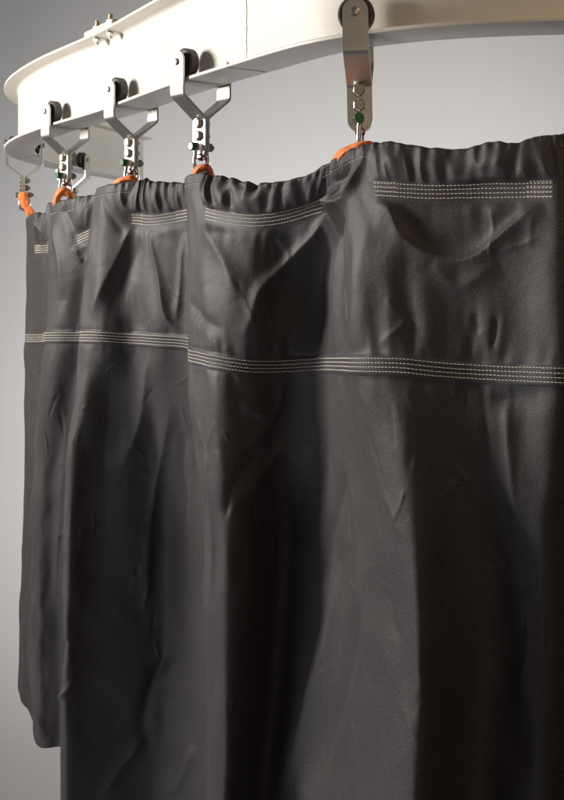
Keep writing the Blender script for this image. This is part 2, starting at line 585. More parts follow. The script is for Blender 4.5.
# ------------------------------------------------------------------ curtain
# columns of control: top(x,y,D)  upper stitch y  band (x,y,D)  mid(x,D) at 0.33 below the lens  low(x,D) at 0.955 below
C = [
 ((900,120,1.00),180,(900,400,.97),(900,.96),(900,.96)),
 ((800,125,1.03),185,(800,396,1.00),(790,1.04),(790,1.04)),
 ((700,132,1.06),189,(700,390,1.03),(690,1.08),(690,1.08)),
 ((640,138,1.07),190,(640,386,1.05),(645,1.02),(645,1.00)),
 ((592,135,1.105),190,(597,378,1.10),(600,1.15),(605,1.17)),
 ((562,138,1.085),190,(562,375.5,1.072),(554,1.10),(548,1.075)),
 ((520,146,1.105),190,(520,374,1.110),(523,1.128),(515,1.12)),
 ((470,150,1.135),191,(474,372,1.140),(481,1.158),(468,1.18)),
 ((425,150,1.16),192,(436,369.5,1.150),(447,1.142),(430,1.15)),
 ((388,146,1.19),190,(401,365.5,1.158),(417,1.100),(402,1.07)),
 ((362,149,1.215),189,(367,364.5,1.18),(386,1.165),(352,1.13)),
 ((338,161,1.255),200,(338,364,1.305),(350,1.285),(318,1.26)),
 ((318,171,1.30),208,(312,364.5,1.400),(322,1.405),(286,1.42)),
 ((288,182,1.335),217,(282,366,1.412),(290,1.465),(259,1.52)),
 ((255,186,1.38),221,(247,366,1.400),(262,1.445),(244,1.52)),
 ((220,180,1.445),217,(217,361,1.415),(232,1.40),(226,1.465)),
 ((197,176,1.50),212,(199,357,1.475),(206,1.455),(213,1.495)),
 ((185,180,1.535),211,(190,355,1.525),(201,1.52),(210,1.55)),
 ((189,184,1.585),213,(195,349,1.595),(207,1.635),(217,1.66)),
 ((180,186,1.63),216,(186,342,1.66),(196,1.745),(206,1.79)),
 ((155,184,1.67),220,(160,340,1.685),(168,1.795),(173,1.84)),
 ((131,184,1.71),219,(128,338,1.750),(128,1.80),(125,1.855)),
 ((110,187,1.735),218,(101,336.5,1.748),(93,1.80),(86,1.83)),
 ((97,191,1.775),220,(82,336.5,1.795),(71,1.79),(60,1.82)),
 ((101,191,1.84),228,(87,336.5,1.88),(75,1.92),(68,1.96)),
 ((92,197,1.92),236,(79,336,1.985),(67,2.05),(61,2.10)),
 ((72,201,1.96),244,(61,336,1.99),(51,2.05),(46,2.09)),
 ((55,203,2.0),246,(48,336.5,2.02),(40,2.06),(37,2.09)),
 ((48,209,2.06),247,(44,337,2.09),(35,2.12),(33,2.15)),
 ((51,215,2.15),248,(48,337.5,2.18),(39,2.22),(30,2.24)),
 ((44,216,2.22),249,(40,338,2.25),(32,2.28),(26,2.27)),
 ((33,216,2.3),250,(31,338,2.31),(28,2.32),(20,2.30)),
 ((27,220,2.38),251,(26,338,2.38),(25,2.38),(18,2.36)),
 ((31,224,2.5),250,(30,336,2.5),(29,2.5),(26,2.46)),
 ((50,226,2.66),249,(48,334,2.66),(46,2.66),(44,2.62)),
 ((72,226,2.86),248,(70,331,2.86),(70,2.86),(68,2.84)),
 ((105,224,3.05),246,(102,330,3.05),(102,3.05),(100,3.02)),
]
NU, NV = 2400, 640
def P3(px, py, D): return pt(px, py, D)
rowsT = np.array([P3(*c[0]) for c in C])
rowsS = np.array([P3(.6*c[0][0]+.4*c[2][0], c[1], .6*c[0][2]+.4*c[2][2]) for c in C])
rowsB = np.array([P3(*c[2]) for c in C])
rowsM = np.array([[(c[3][0]-CX)*c[3][1]/F, c[3][1], CAMZ-.33] for c in C])
zlow = np.full(len(C), -.965); zlow[19:22] = (-1.0, -1.03, -1.0); zlow[24:] = -.948
rowsL = np.array([[(c[4][0]-CX)*c[4][1]/F, c[4][1], CAMZ+z] for c, z in zip(C, zlow)])
tcol = np.concatenate([[0], np.cumsum(np.linalg.norm(np.diff(rowsB[:, :2], axis=0), axis=1))])
us = np.linspace(0, tcol[-1], NU)
def smooth_rows(R, sg=8):
    S = cr_spline(R, tcol, us)
    kk = np.exp(-.5*(np.arange(-4*sg, 4*sg+1)/sg)**2); kk /= kk.sum(); m = 4*sg
    pad = np.vstack([2*S[0]-S[m:0:-1], S, 2*S[-1]-S[-2:-m-2:-1]])
    return np.stack([np.convolve(pad[:, i], kk, 'valid') for i in range(3)], 1)
RT, RS, RB, RM, RL = [smooth_rows(r, g) for r, g in ((rowsT, 8), (rowsS, 8), (rowsB, 9), (rowsM, 17), (rowsL, 18))]
# v rows: T..S..B..bottom with constant v on each seam
vT, vS, vB = 0, 40, 150
def zrow(a, b, n, end=False): return np.linspace(0, 1, n, endpoint=end)[:, None]
Z = np.empty((NV, NU))
for (r0, r1, A, Bz) in ((vT, vS, RT[:, 2], RS[:, 2]), (vS, vB, RS[:, 2], RB[:, 2]), (vB, NV, RB[:, 2], RL[:, 2])):
    f = np.linspace(0, 1, r1-r0, endpoint=(r1 == NV))[:, None]
    Z[r0:r1] = A[None]*(1-f)+Bz[None]*f
# interpolate X,D in z for every column (cubic through T,S,B,M,L)
XY = np.empty((NV, NU, 2))
for j in range(NU):
    zk = np.array([RL[j, 2], RM[j, 2], RB[j, 2], RS[j, 2], RT[j, 2]])
    pk = np.array([RL[j, :2], RM[j, :2], RB[j, :2], RS[j, :2], RT[j, :2]])
    zz = Z[:, j]
    XY[:, j] = cr_spline(pk, zk, zz)
BASE = np.concatenate([XY, Z[..., None]], 2)
def grid_normals(P):
    du = np.gradient(P, axis=1); dv = np.gradient(P, axis=0)
    n = np.cross(du, dv); n /= np.linalg.norm(n, axis=2, keepdims=True)+1e-12
    return n
NB = grid_normals(BASE)
jj = int(np.argmin(np.abs(RB[:, 0]/RB[:, 1]*F+CX-460)))
if NB[200, jj, 1] > 0: NB = -NB       # outward = towards the lens side
# cloth coordinates: s along, h down
ds = np.linalg.norm(np.diff(RB[:, :2], axis=0), axis=1)
s_arc = np.concatenate([[0], np.cumsum(ds)])
SG = np.broadcast_to(s_arc[None], (NV, NU))
HG = Z - CAMZ
DU = s_arc[-1]/NU; DV = 1.1/NV

def fnoise(su, sv, seed, shear=0.0):
    """unit-variance gaussian noise with correlation lengths su (along) and sv (down), metres"""
    r = np.random.default_rng(seed).standard_normal((NV, NU))
    fu = np.fft.fftfreq(NU, DU)[None]; fv = np.fft.fftfreq(NV, DV)[:, None]
    fu2 = fu + shear*fv
    g = np.exp(-2*(math.pi**2)*((fu2*su)**2+(fv*sv)**2))
    out = np.fft.ifft2(np.fft.fft2(r)*g).real
    return out/out.std()

# columns that face the lens (not the tucked-back sides of the folds)
pxB = BASE[..., 0]/BASE[..., 1]*F+CX
pyB = HY-(BASE[..., 2]-CAMZ)/BASE[..., 1]*F
VIS = (NB*(np.array([0, 0, CAMZ])-BASE)).sum(2) > 0
jmax = int(np.argmin(np.abs(us-tcol[32])))
KU = NU/1500.
def to_cloth(px, py):
    d = (pxB[:, :jmax]-px)**2+(pyB[:, :jmax]-py)**2
    d = np.where(VIS[:, :jmax], d, d+400) + (BASE[:, :jmax, 1]-1)*6
    k = np.unravel_index(np.argmin(d), d.shape)
    return k

DISP = np.zeros((NV, NU))
TGT = DISP
def stroke(pts, sig, amp, asym=0.0, ends=(1, 1), raw=False):
    """soft ridge (amp>0) or valley along a polyline of photo points; width and height in metres on the cloth"""
    if raw:
        P = np.array(pts, float)
    else:
        ks = [to_cloth(*p) for p in pts]
        P = np.array([(s_arc[k[1]], HG[k[0], k[1]]) for k in ks])
    d = np.concatenate([[0], np.cumsum(np.linalg.norm(np.diff(P, axis=0), axis=1))])
    if d[-1] < 1e-4: return
    Q = cr_spline(P, d+np.arange(len(d))*1e-6, np.linspace(0, d[-1], 28))
    lo, hi = Q.min(0)-sig*4, Q.max(0)+sig*4
    j0, j1 = np.searchsorted(s_arc, [lo[0], hi[0]])
    hm = HG[:, (j0+min(j1, NU-1))//2]
    v0, v1 = np.searchsorted(-hm, [-hi[1]-.03, -lo[1]+.03])
    sub = (slice(v0, max(v1, v0+2)), slice(j0, max(j1, j0+2)))
    S, H = SG[sub], HG[sub]
    best = np.full(S.shape, 1e9); sd = np.zeros(S.shape); tl = np.zeros(S.shape)
    for a, b, f in zip(Q[:-1], Q[1:], np.arange(27)):
        ab = b-a; L2 = ab@ab+1e-12
        t = np.clip(((S-a[0])*ab[0]+(H-a[1])*ab[1])/L2, 0, 1)
        dx, dy = S-a[0]-t*ab[0], H-a[1]-t*ab[1]
        dd = dx*dx+dy*dy
        m = dd < best
        best = np.where(m, dd, best); tl = np.where(m, (f+t)/27, tl)
        sd = np.where(m, np.sign(ab[0]*dy-ab[1]*dx), sd)
    dist = np.sqrt(best)
    sg = sig*(1+asym*sd)
    e0 = np.clip(tl/.25, 0, 1) if ends[0] else 1
    e1 = np.clip((1-tl)/.25, 0, 1) if ends[1] else 1
    env = np.sin(np.minimum(e0, 1)*math.pi/2)*np.sin(np.minimum(e1, 1)*math.pi/2)
    q = dist/sg
    gau = np.exp(-.5*q**2)
    cusp = np.exp(-1.15*(np.sqrt(q*q+.05)-.2236))
    k = .62 if amp > 0 else .30
    TGT[sub] += amp*((1-k)*gau+k*cusp)*env

ST = [
 # nearest panel: swag under the upper stitching
 ([(372,196),(386,205),(402,234),(440,258),(470,258),(508,230),(541,200)], .007, .0062, .3),
 ([(398,203),(420,232),(455,243),(500,222),(520,203)], .016, -.0030, 0),
 ([(432,262),(455,285),(500,262)], .010, .0025, 0),
 # fold leaving the near hanger
 ([(370,147),(360,164),(352,182),(328,199)], .0055, .0065, 0),
 ([(352,160),(344,176),(330,186)], .005, -.005, 0),
 ([(346,196),(322,226),(284,264),(259,290),(252,318),(242,340)], .010, .008, -.3),
 ([(342,188),(333,202),(322,206)], .0045, .0045, 0),
 ([(336,210),(320,212)], .005, -.004, 0),
 ([(345,225),(322,265),(308,320),(306,360)], .020, -.010, 0),
 ([(205,222),(222,255),(240,300)], .010, .003, 0),
 # left edge of second panel
 ([(190,300),(205,320),(225,330)], .008, -.003, 0),
 # crumple just below the band
 ([(240,402),(262,412),(277,416)], .007, .0035, 0),
 ([(282,380),(279,405),(262,430),(245,446)], .008, .003, 0),
 # third panel
 ([(134,222),(112,268),(92,318)], .011, .005, .3),
 ([(142,240),(120,285),(104,335)], .014, -.003, 0),
 ([(150,226),(158,275),(172,325),(184,334)], .006, .0045, 0),
 ([(185,232),(181,280),(176,322)], .006, .004, 0),
 ([(104,196),(112,215),(128,236)], .006, -.003, 0),
 ([(122,190),(126,205),(140,216)], .005, .004, 0),
 # fourth and fifth
 ([(62,206),(72,225),(80,248)], .006, -.006, 0),
 ([(52,222),(60,260),(62,300)], .010, .006, 0),
 ([(76,246),(80,258),(84,262)], .004, .004, 0),
 ([(84,262),(90,254),(93,246)], .004, .004, 0),
 ([(40,222),(44,234)], .005, .004, 0),
 # long folds below the band
 ([(150,352),(140,420),(120,470)], .018, .006, 0),
 ([(172,400),(165,440),(150,520),(146,600)], .014, .006, 0),
 ([(186,430),(182,470),(189,520)], .006, -.003, 0),
 ([(192,470),(190,520),(193,570)], .005, .003, 0),
 ([(110,360),(105,450),(100,560)], .020, -.006, 0),
 ([(143,736),(122,765),(100,800)], .009, .008, 0),
 ([(168,650),(150,690),(138,735)], .010, -.005, 0),
 ([(196,752),(182,782),(170,800)], .009, .004, 0),
 ([(339,560),(337,610),(322,670),(304,740),(290,800)], .014, .010, 0),
 ([(362,600),(345,680),(325,745),(312,800)], .016, -.009, 0),
 ([(345,470),(330,540),(322,585)], .010, -.004, 0),
 ([(505,400),(512,450),(520,520)], .016, .004, 0),
 ([(520,590),(530,640),(515,700)], .014, .004, 0),
 ([(290,440),(262,470),(240,500)], .010, .004, 0),
 ([(262,450),(240,475),(222,520)], .010, -.004, 0),
 ([(206,440),(212,520),(214,600)], .008, .004, 0),
 ([(60,690),(70,684),(78,672)], .006, .005, 0),
 ([(62,640),(74,636)], .006, -.003, 0),
 ([(30,640),(34,690),(46,735)], .010, .006, 0),
 ([(24,690),(34,722),(40,748)], .007, -.005, 0),
 ([(66,420),(62,500),(55,600)], .012, .004, 0),
]
for st in ST:
    stroke(st[0], st[1], st[2], st[3])

# general crumple of the coated cloth
big = fnoise(.030, .085, 21, .15); mid_ = fnoise(.016, .034, 22, -.25); small = fnoise(.008, .014, 23, .2)
mask = np.clip(.5+.5*fnoise(.07, .10, 24), 0, 1)
FINE = np.zeros((NV, NU)); TGT = FINE
FINE += .0016*big + .0013*mid_*(.3+mask) + .00016*small*(.4+mask)
rc = random.Random(5)
for q in range(330):
    # short sharp handling creases
    sx = rc.uniform(.15, us[jmax]-.05); hz = rc.uniform(-.70, .06)
    ang = rc.gauss(0, .55) + rc.choice((-.5, .5, 0)); L = rc.uniform(.015, .06)
    bend = rc.uniform(-.25, .25)
    pts = [(sx+math.sin(ang+bend*t)*L*t, hz+math.cos(ang+bend*t)*L*t) for t in (-.5, 0, .5)]
    stroke(pts, rc.uniform(.0016, .0045), rc.choice((-1, 1, 1))*rc.uniform(.0004, .0013), rc.uniform(-.4, .4), raw=True)
hb = HG-(HG[vB][None])                   # metres above(+)/below(-) the band centre
FINE *= 1-.8*np.exp(-(hb/.013)**4)
DISP += FINE*.85
# gathered tunnel between hangers: photo columns of the stitched boxes
ELA = [(372, 552), (204, 322), (131, 186), (76, 89), (34, 47)]       # photo columns of the stitched boxes
def colof(px, row):
    d = np.abs(pxB[row, :jmax]-px)+np.where(VIS[row, :jmax], 0, 60)
    return int(np.argmin(d))
vv = np.arange(NV)[:, None]
ela_cols = [tuple(sorted((colof(a, vS), colof(b, vS)))) for a, b in ELA]

def gsm(e, sg):
    k_ = np.exp(-.5*(np.arange(-4*sg, 4*sg+1)/sg)**2); k_ /= k_.sum()
    return np.convolve(e, k_, 'same')
def relax(X0, su, sv, iters, gain, att0, kb, seed):
    """let the cloth buckle: rest lengths slightly longer than the draped shape, directions varying over the cloth"""
    X = X0[::sv, ::su].copy(); B = X.copy(); nb = NB[::sv, ::su]
    h = HG[::sv, ::su]; hbb = hb[::sv, ::su]; v_ = vv[::sv]
    n1, n2, n3, n4 = [fnoise(*q)[::sv, ::su] for q in ((.05, .09, 61), (.06, .07, 62), (.03, .05, 63), (.012, .02, seed))]
    th = .55*n1 + .15*n3
    eps = gain*(.020 + .045*np.clip(n2, 0, 2.2) + .014*np.clip(n3, 0, 2))
    el = np.zeros(NU)
    for (ja, jb) in ela_cols: el[ja:jb] = .38 if ja < 900 and (ja, jb) == ela_cols[0] else .9
    el = gsm(el, 10)[::su][None]
    top_ = np.clip((vS-6-v_)/6., 0, 1)
    hem = el*top_
    eps = eps*(1-hem)+.15*hem*np.clip(.75+.35*n3, .3, 1.3); th = th*(1-hem)+.25*n1*hem
    under = el*np.exp(-np.clip(v_-vS-7, 0, None)/14.)*(v_ > vS+6)
    eps = eps+.045*under*np.clip(.7+.6*n3, 0, 2); th = th*(1-under)
    pk = np.exp(-np.clip(np.abs(hbb)-.011, 0, None)/.016)
    eps = eps+.030*pk*np.clip(.8+.7*n3, .1, 2); th = th*(1-.8*pk)
    tight = np.maximum(np.exp(-(hbb/.0125)**6), el*np.exp(-((v_-vS)/8.5)**6))
    eps = eps*(1-tight)+.004*tight
    edge = np.exp(-(NV-1-v_)/28.); eps = eps*(1-edge)
    att = att0+.02*edge+.10*tight+.002*np.exp(-((v_)/3.)**2)
    att = att[..., None]
    dx, dy = np.cos(th), np.sin(th)
    def setup(sa, sb):
        a, b = X[sa], X[sb]
        return np.linalg.norm(b-a, axis=2)
    S = np.s_
    E = [((S[:, :-1]), (S[:, 1:])), ((S[:-1, :]), (S[1:, :])), ((S[:-1, :-1]), (S[1:, 1:])), ((S[:-1, 1:]), (S[1:, :-1]))]
    Lu = np.linalg.norm(B[:, 1:]-B[:, :-1], axis=2).mean(); Lv = np.linalg.norm(B[1:]-B[:-1], axis=2).mean()
    dirs = [(1, 0), (0, 1), (Lu/math.hypot(Lu, Lv), Lv/math.hypot(Lu, Lv)), (-Lu/math.hypot(Lu, Lv), Lv/math.hypot(Lu, Lv))]
    rest = []
    for (sa, sb), d in zip(E, dirs):
        L = setup(sa, sb)
        c = (dx*d[0]+dy*d[1])**2
        f = eps*c; f = .5*(f[sa]+f[sb])
        rest.append((L*(1+f)).astype(np.float32))
    X = X.astype(np.float32); B = B.astype(np.float32); att = att.astype(np.float32)
    X += (nb*(.0007*n3+.0009*n4+.0004*n2)[..., None]*(1-np.maximum(tight, edge))[..., None]).astype(np.float32)
    stiff = (.36, .36, .20, .20)
    for it in range(iters):
        C_ = np.zeros_like(X)
        for (sa, sb), R, k_ in zip(E, rest, stiff):
            d = X[sb]-X[sa]
            L = np.sqrt(np.einsum('ijk,ijk->ij', d, d))+1e-9
            g = (k_*(L-R)/L)[..., None]*d
            C_[sa] += .5*g; C_[sb] -= .5*g
        X += 1.15*C_
        W = X-B
        lap = np.zeros_like(W)
        lap[1:-1, 1:-1] = .25*(W[:-2, 1:-1]+W[2:, 1:-1]+W[1:-1, :-2]+W[1:-1, 2:])-W[1:-1, 1:-1]
        bl = np.zeros_like(W)
        bl[1:-1, 1:-1] = .25*(lap[:-2, 1:-1]+lap[2:, 1:-1]+lap[1:-1, :-2]+lap[1:-1, 2:])-lap[1:-1, 1:-1]
        X -= kb*bl
        X -= att*W
    W = (X-B).astype(np.float64)
    W = cr_spline(W, np.arange(W.shape[0])*float(sv), np.clip(np.arange(NV), 0, (W.shape[0]-1)*sv).astype(float))
    W = cr_spline(np.ascontiguousarray(W.transpose(1, 0, 2)), np.arange(W.shape[1])*float(su), np.clip(np.arange(NU), 0, (W.shape[1]-1)*su).astype(float)).transpose(1, 0, 2)
    return W
f_t = np.clip((vv-vT)/float(vS-vT), 0, 1)
g1 = fnoise(.0048, .022, 31, .25); g2 = fnoise(.0035, .016, 32, -.3); g3 = fnoise(.0095, .05, 33, .1)
gath = .0008*(1-np.abs(g1)*1.35) + .0003*g2 + .0010*g3
for (ja, jb) in ela_cols:
    e = np.zeros(NU); e[ja:jb] = 1
    sgc = 11; kk = np.exp(-.5*(np.arange(-44, 45)/sgc)**2); kk /= kk.sum()
    e = np.convolve(e, kk, 'same')[None]
    DISP *= 1-e*.8*np.exp(-((vv-vS)/10.)**4)
    prof = np.sin(np.clip(f_t*1.2, 0, 1)*math.pi*.92+.25).clip(0)      # puffed tube
    up = np.clip((vS-7-vv)/3., 0, 1)
    DISP += e*up*(.0055*prof + gath*(.45+.75*prof))
    # stitched rows pulled in, tight
    st_ = np.exp(-.5*((vv-vS)/8.)**4)
    DISP += -e*.0025*st_
    # puckers fanning below the stitches
    pk = np.exp(-np.clip(vv-vS-8, 0, None)/12.)*np.clip((vv-vS-7)/3., 0, 1)
    DISP += e*pk*(.0004*g1 + .0005*g3)
    mind = np.clip(1-e*np.exp(-.5*((vv-vS)/5.)**2)*.8, .2, 1)
# flat binding at the hangers: slight step under its stitch line
bind = 1-sum(np.where((np.arange(NU) >= a-6) & (np.arange(NU) <= b+6), 1, 0) for a, b in ela_cols)
bind = np.convolve(np.clip(bind, 0, 1).astype(float), kk, 'same')[None]
DISP += bind*np.where(vv < 9, .0009, 0)
# band: four stitched rows on a lapped seam with puckers either side
rowmm = np.abs(np.gradient(HG, axis=0))
hb = HG-(HG[vB][None])                   # metres above(+)/below(-) the band centre
inb = (hb < .0100) & (hb > -.0118)
p1 = fnoise(.0042, .016, 41, .15); p2 = fnoise(.011, .03, 42)
env = np.exp(-np.clip(np.abs(hb)-.011, 0, None)/.013)*(~inb)
DISP += env*(.0004*p1+.0006*p2)
damp = np.exp(-.5*(hb/.012)**2)
DISP += np.where(inb, .0023, 0.0)
DISP += np.where((hb < .0100) & (hb > -.0100), -.0004*np.abs(np.sin(hb/.0050*math.pi)), 0)

# fade everything out towards the far, unseen end a little and build the surface
P = BASE + NB*DISP[..., None]
W_ = relax(P, 6, 6, 300, .45, .0016, .10, 64)
P = P + W_
W_ = relax(P, 2, 2, 220, .62, .0016, .20, 65)
P = P + W_
print('wrinkle rms mm', 1000*np.sqrt((W_**2).sum(2).mean()), 'max', 1000*np.abs(W_).max())
# the top edge scallops with the gathers
for (ja, jb) in ela_cols:
    w = np.zeros(NU); w[ja:jb] = 1; w = np.convolve(w, kk, 'same')
    scal = (.0009*g1[2]+.0014*g3[2])*w
    P[:vS, :, 2] += (scal[None]*(1-f_t[:vS]))
# the lower edge is uneven: lifts in the tucks, rises at the far left
bot = np.zeros(NU)
tcu = lambda k: us[0]+tcol[k]
bot += .075*np.exp(-.5*((us-tcol[19]+.01)/.022)**2)
bot += .018*np.exp(-.5*((us-tcol[32])/.09)**2)
bot += (.010*np.sin(us*21)+.006*np.sin(us*47+1))*np.clip((tcol[22]-us)/.1, 0.12, 1)
fb = (np.clip((vv-vB)/float(NV-1-vB), 0, 1))**6
P[..., 2] += fb*bot[None]
NP = grid_normals(P)
if (NP*NB).sum() < 0: NP = -NP
# rolled hem over the top and down the back, and a small one at the bottom
def roll(row, n, r, back, sign):
    nb = NB[row].copy(); nb[:, 2] = 0; nb /= np.linalg.norm(nb, axis=1, keepdims=True)
    out = []
    base = P[row]
    for a in np.linspace(0, math.pi, n)[1:]:
        q = base - nb*(r*(1-math.cos(a)))
        q = q + np.array([0, 0, 1.])*sign*r*math.sin(a)
        out.append(q)
    for d in np.linspace(0, back, 8)[1:]:
        q = base - nb*2*r - np.array([0, 0, 1.])*sign*d
        out.append(q)
    return out
top = roll(0, 9, .0045, .006, 1)[::-1]
botm = roll(NV-1, 7, .0025, .03, -1)
ALL = np.concatenate([np.array(top), P, np.array(botm)], 0)
R0 = len(top)
nr = ALL.shape[0]
def build_grid(name, G, mat):
    r, c = G.shape[:2]
    me = bpy.data.meshes.new(name)
    idx = np.arange(r*c).reshape(r, c)
    quads = np.stack([idx[:-1, :-1], idx[1:, :-1], idx[1:, 1:], idx[:-1, 1:]], -1).reshape(-1, 4)
    me.vertices.add(r*c); me.vertices.foreach_set('co', G.reshape(-1).astype(np.float32))
    me.loops.add(quads.size); me.loops.foreach_set('vertex_index', quads.reshape(-1).astype(np.int32))
    me.polygons.add(len(quads)); me.polygons.foreach_set('loop_start', (np.arange(len(quads))*4).astype(np.int32))
    me.polygons.foreach_set('loop_total', np.full(len(quads), 4, np.int32))
    uvl = me.uv_layers.new(name='UVMap')
    uu = np.broadcast_to(np.interp(np.arange(c), np.arange(NU), s_arc)[None], (r, c))
    vvv = np.broadcast_to((np.arange(r)*DV)[:, None], (r, c))
    uv = np.stack([uu, vvv], -1).reshape(-1, 2)[quads.reshape(-1)]
    uvl.data.foreach_set('uv', uv.reshape(-1).astype(np.float32))
    me.update(); me.validate()
    me.shade_smooth(); me.materials.append(mat)
    return link(bpy.data.objects.new(name, me))
curtain = empty('hanging_curtain', Matrix.Translation((float(RB[jj, 0]), float(RB[jj, 1]), CAMZ-.955)))
tag(curtain, 'dark charcoal nylon curtain with cream contrast stitching hanging in folds from the rail', 'curtain')
bpy.context.view_layer.update()
reparent(build_grid('fabric_panel', ALL, M_FABRIC), curtain)

# stitching ---------------------------------------------------------------
def surf(vf, jf, lift):
    v0 = int(np.clip(math.floor(vf), 0, NV-2)); j0 = int(np.clip(math.floor(jf), 0, NU-2))
    a, b = vf-v0, jf-j0
    p = P[v0, j0]*(1-a)*(1-b)+P[v0+1, j0]*a*(1-b)+P[v0, j0+1]*(1-a)*b+P[v0+1, j0+1]*a*b
    return p+NP[v0, j0]*lift
def stitch_run(name, vj, parent, length=.0040, gap=.0003, r=.00047, lift=.00045):
    """vj: dense list of (row, column) positions; lays short raised stitches along it"""
    pts = np.array([surf(v, j, lift) for v, j in vj])
    d = np.concatenate([[0], np.cumsum(np.linalg.norm(np.diff(pts, axis=0), axis=1))])
    V, Fc = [], []
    s = 0.0; rr = random.Random(len(vj))
    while s+length < d[-1]:
        L = length*rr.uniform(.9, 1.08)
        tt_ = s+np.array([0, .22, .78, 1])*L
        q = np.stack([np.interp(tt_, d, pts[:, i]) for i in range(3)], 1)
        dirn = q[-1]-q[0]; dirn /= np.linalg.norm(dirn)+1e-9
        k = int(np.interp(s+L/2, d, np.arange(len(vj)))); v, j = vj[k]
        n = NP[int(np.clip(v, 0, NV-1)), int(np.clip(j, 0, NU-1))]
        side = np.cross(dirn, n); side /= np.linalg.norm(side)+1e-9
        n2 = np.cross(side, dirn)
        wob = side*rr.uniform(-.00018, .00018)
        b0 = len(V)
        for kk_, (p, sc, dn) in enumerate(zip(q, (.45, 1, 1, .45), (-.0005, .0001, .0001, -.0005))):
            for a in range(6):
                t = a*math.pi/3
                V.append(p+wob+(side*math.cos(t)+n2*math.sin(t)*.8)*r*sc+n2*dn)
        for rI in range(3):
            for a in range(6):
                Fc.append((b0+rI*6+a, b0+rI*6+(a+1) % 6, b0+(rI+1)*6+(a+1) % 6, b0+(rI+1)*6+a))
        Fc.append(tuple(b0+a for a in range(6))[::-1]); Fc.append(tuple(b0+18+a for a in range(6)))
        s += L+gap
    return reparent(mesh_obj(name, V, Fc, M_THREAD), curtain)

def row_at(dz, j, ref):
    """fractional row lying dz metres above(+) row ref in column j"""
    jx = int(np.clip(j, 0, NU-1))
    h = HG[:, jx]
    return float(np.interp(-(h[ref]+dz), -h, np.arange(NV)))
J0, J1 = 60, NU-40
for dz in (.0072, .0024, -.0024, -.0072):
    js = np.arange(J0, J1, 1.0)
    stitch_run('stitch_row', [(row_at(dz+.0003*math.sin(j*.021), j, vB), j) for j in js], curtain)
boxes = ela_cols[:]
# the next stitched box past the right edge of the frame
for (ja, jb) in boxes:
    for dz in (.0072, .0024, -.0024, -.0072):
        js = np.arange(ja, jb, 1.0)
        stitch_run('stitch_row', [(row_at(dz+.0003*math.sin(j*.033), j, vS), j) for j in js], curtain)
    # back-tacked ends: a doubled, heavier run over the first stitches
    for (a, b) in ((ja, ja+int(18*KU)), (jb-int(18*KU), jb)):
        for dz in (.0026, -.0026, .0078, -.0078):
            js = np.arange(a, b, .6)
            stitch_run('back_tack', [(row_at(dz+.0011, j, vS), j) for j in js], curtain, .0033, .0006, .00036)
# binding stitch line near the top at each hanger
flat = []
ends = sorted(ela_cols)
for (a0, b0), (a1, b1) in zip(ends[:-1], ends[1:]):
    flat.append((b0, a1))
for (a, b) in flat:
    js = np.arange(a+2, b-2, .8)
    stitch_run('binding_stitch', [(9.0, j) for j in js], curtain, .0028, .0012, .00032)

# orange loops -------------------------------------------------------------
def loop(q, ang, spread, skew, width=.021, drop=None):
    i, fr = HP[q]
    n3 = np.array([N_[i][0], N_[i][1], 0]); t3 = np.array([T_[i][0], T_[i][1], 0])
    ca, sa = math.cos(math.radians(ang)), math.sin(math.radians(ang))
    t3, n3 = t3*ca+n3*sa, n3*ca-t3*sa
    c = np.array([fr.translation.x, fr.translation.y, ZAX+ZPIN-.0335])   # on the bow's inside bottom
    apex = c+np.array([0, 0, .0062])
    j = int(np.argmin(np.linalg.norm(P[0, :, :2]-c[None, :2], axis=1)))
    ztop = P[0, j, 2]
    d = drop if drop else max(apex[2]-ztop, .012)+.022
    path = []
    for a in np.linspace(-1, 1, 41):
        x = a*spread*(1-.25*(1-abs(a)))
        u = abs(a)
        z = -d*(1-math.sqrt(max(1-u**2.2, 0)))
        path.append((x+skew*u*u, z, -.004*math.sin(a*3)))
    bm = bmesh.new(); rows = []
    r3 = random.Random(q)
    for kx, (x, z, y) in enumerate(path):
        p = apex+t3*x+np.array([0, 0, z])+n3*y
        k0, k1 = max(kx-1, 0), min(kx+1, len(path)-1)
        tg = t3*(path[k1][0]-path[k0][0])+np.array([0, 0, path[k1][1]-path[k0][1]]); tg /= np.linalg.norm(tg)
        nn = np.cross(tg, n3)
        squeeze = .62+.38*abs(kx/20.-1)**.8          # pinched where it sits in the bow
        w = width*.5*squeeze
        row = []
        for (sx, sy) in ((-1, -1), (-.5, -1.25), (0, -1), (.5, -1.25), (1, -1), (1, 1), (.5, 1.3), (0, 1.05), (-.5, 1.3), (-1, 1)):
            th = .0019+.0020*(1-squeeze)
            curl = .003*(1-squeeze)*abs(sx)*2
            row.append(bm.verts.new(tuple(p+n3*w*sx+nn*(th*sy-curl+.0004*r3.uniform(-1, 1)))))
        rows.append(row)
    m = len(rows[0])
    for a, b in zip(rows[:-1], rows[1:]):
        for k2 in range(m): bm.faces.new((a[k2], a[(k2+1) % m], b[(k2+1) % m], b[k2]))
    bm.faces.new(rows[0][::-1]); bm.faces.new(rows[-1])
    bmesh.ops.subdivide_edges(bm, edges=[], cuts=1)
    return reparent(bm_obj('webbing_loop', bm, M_WEB, sharp=60), curtain)
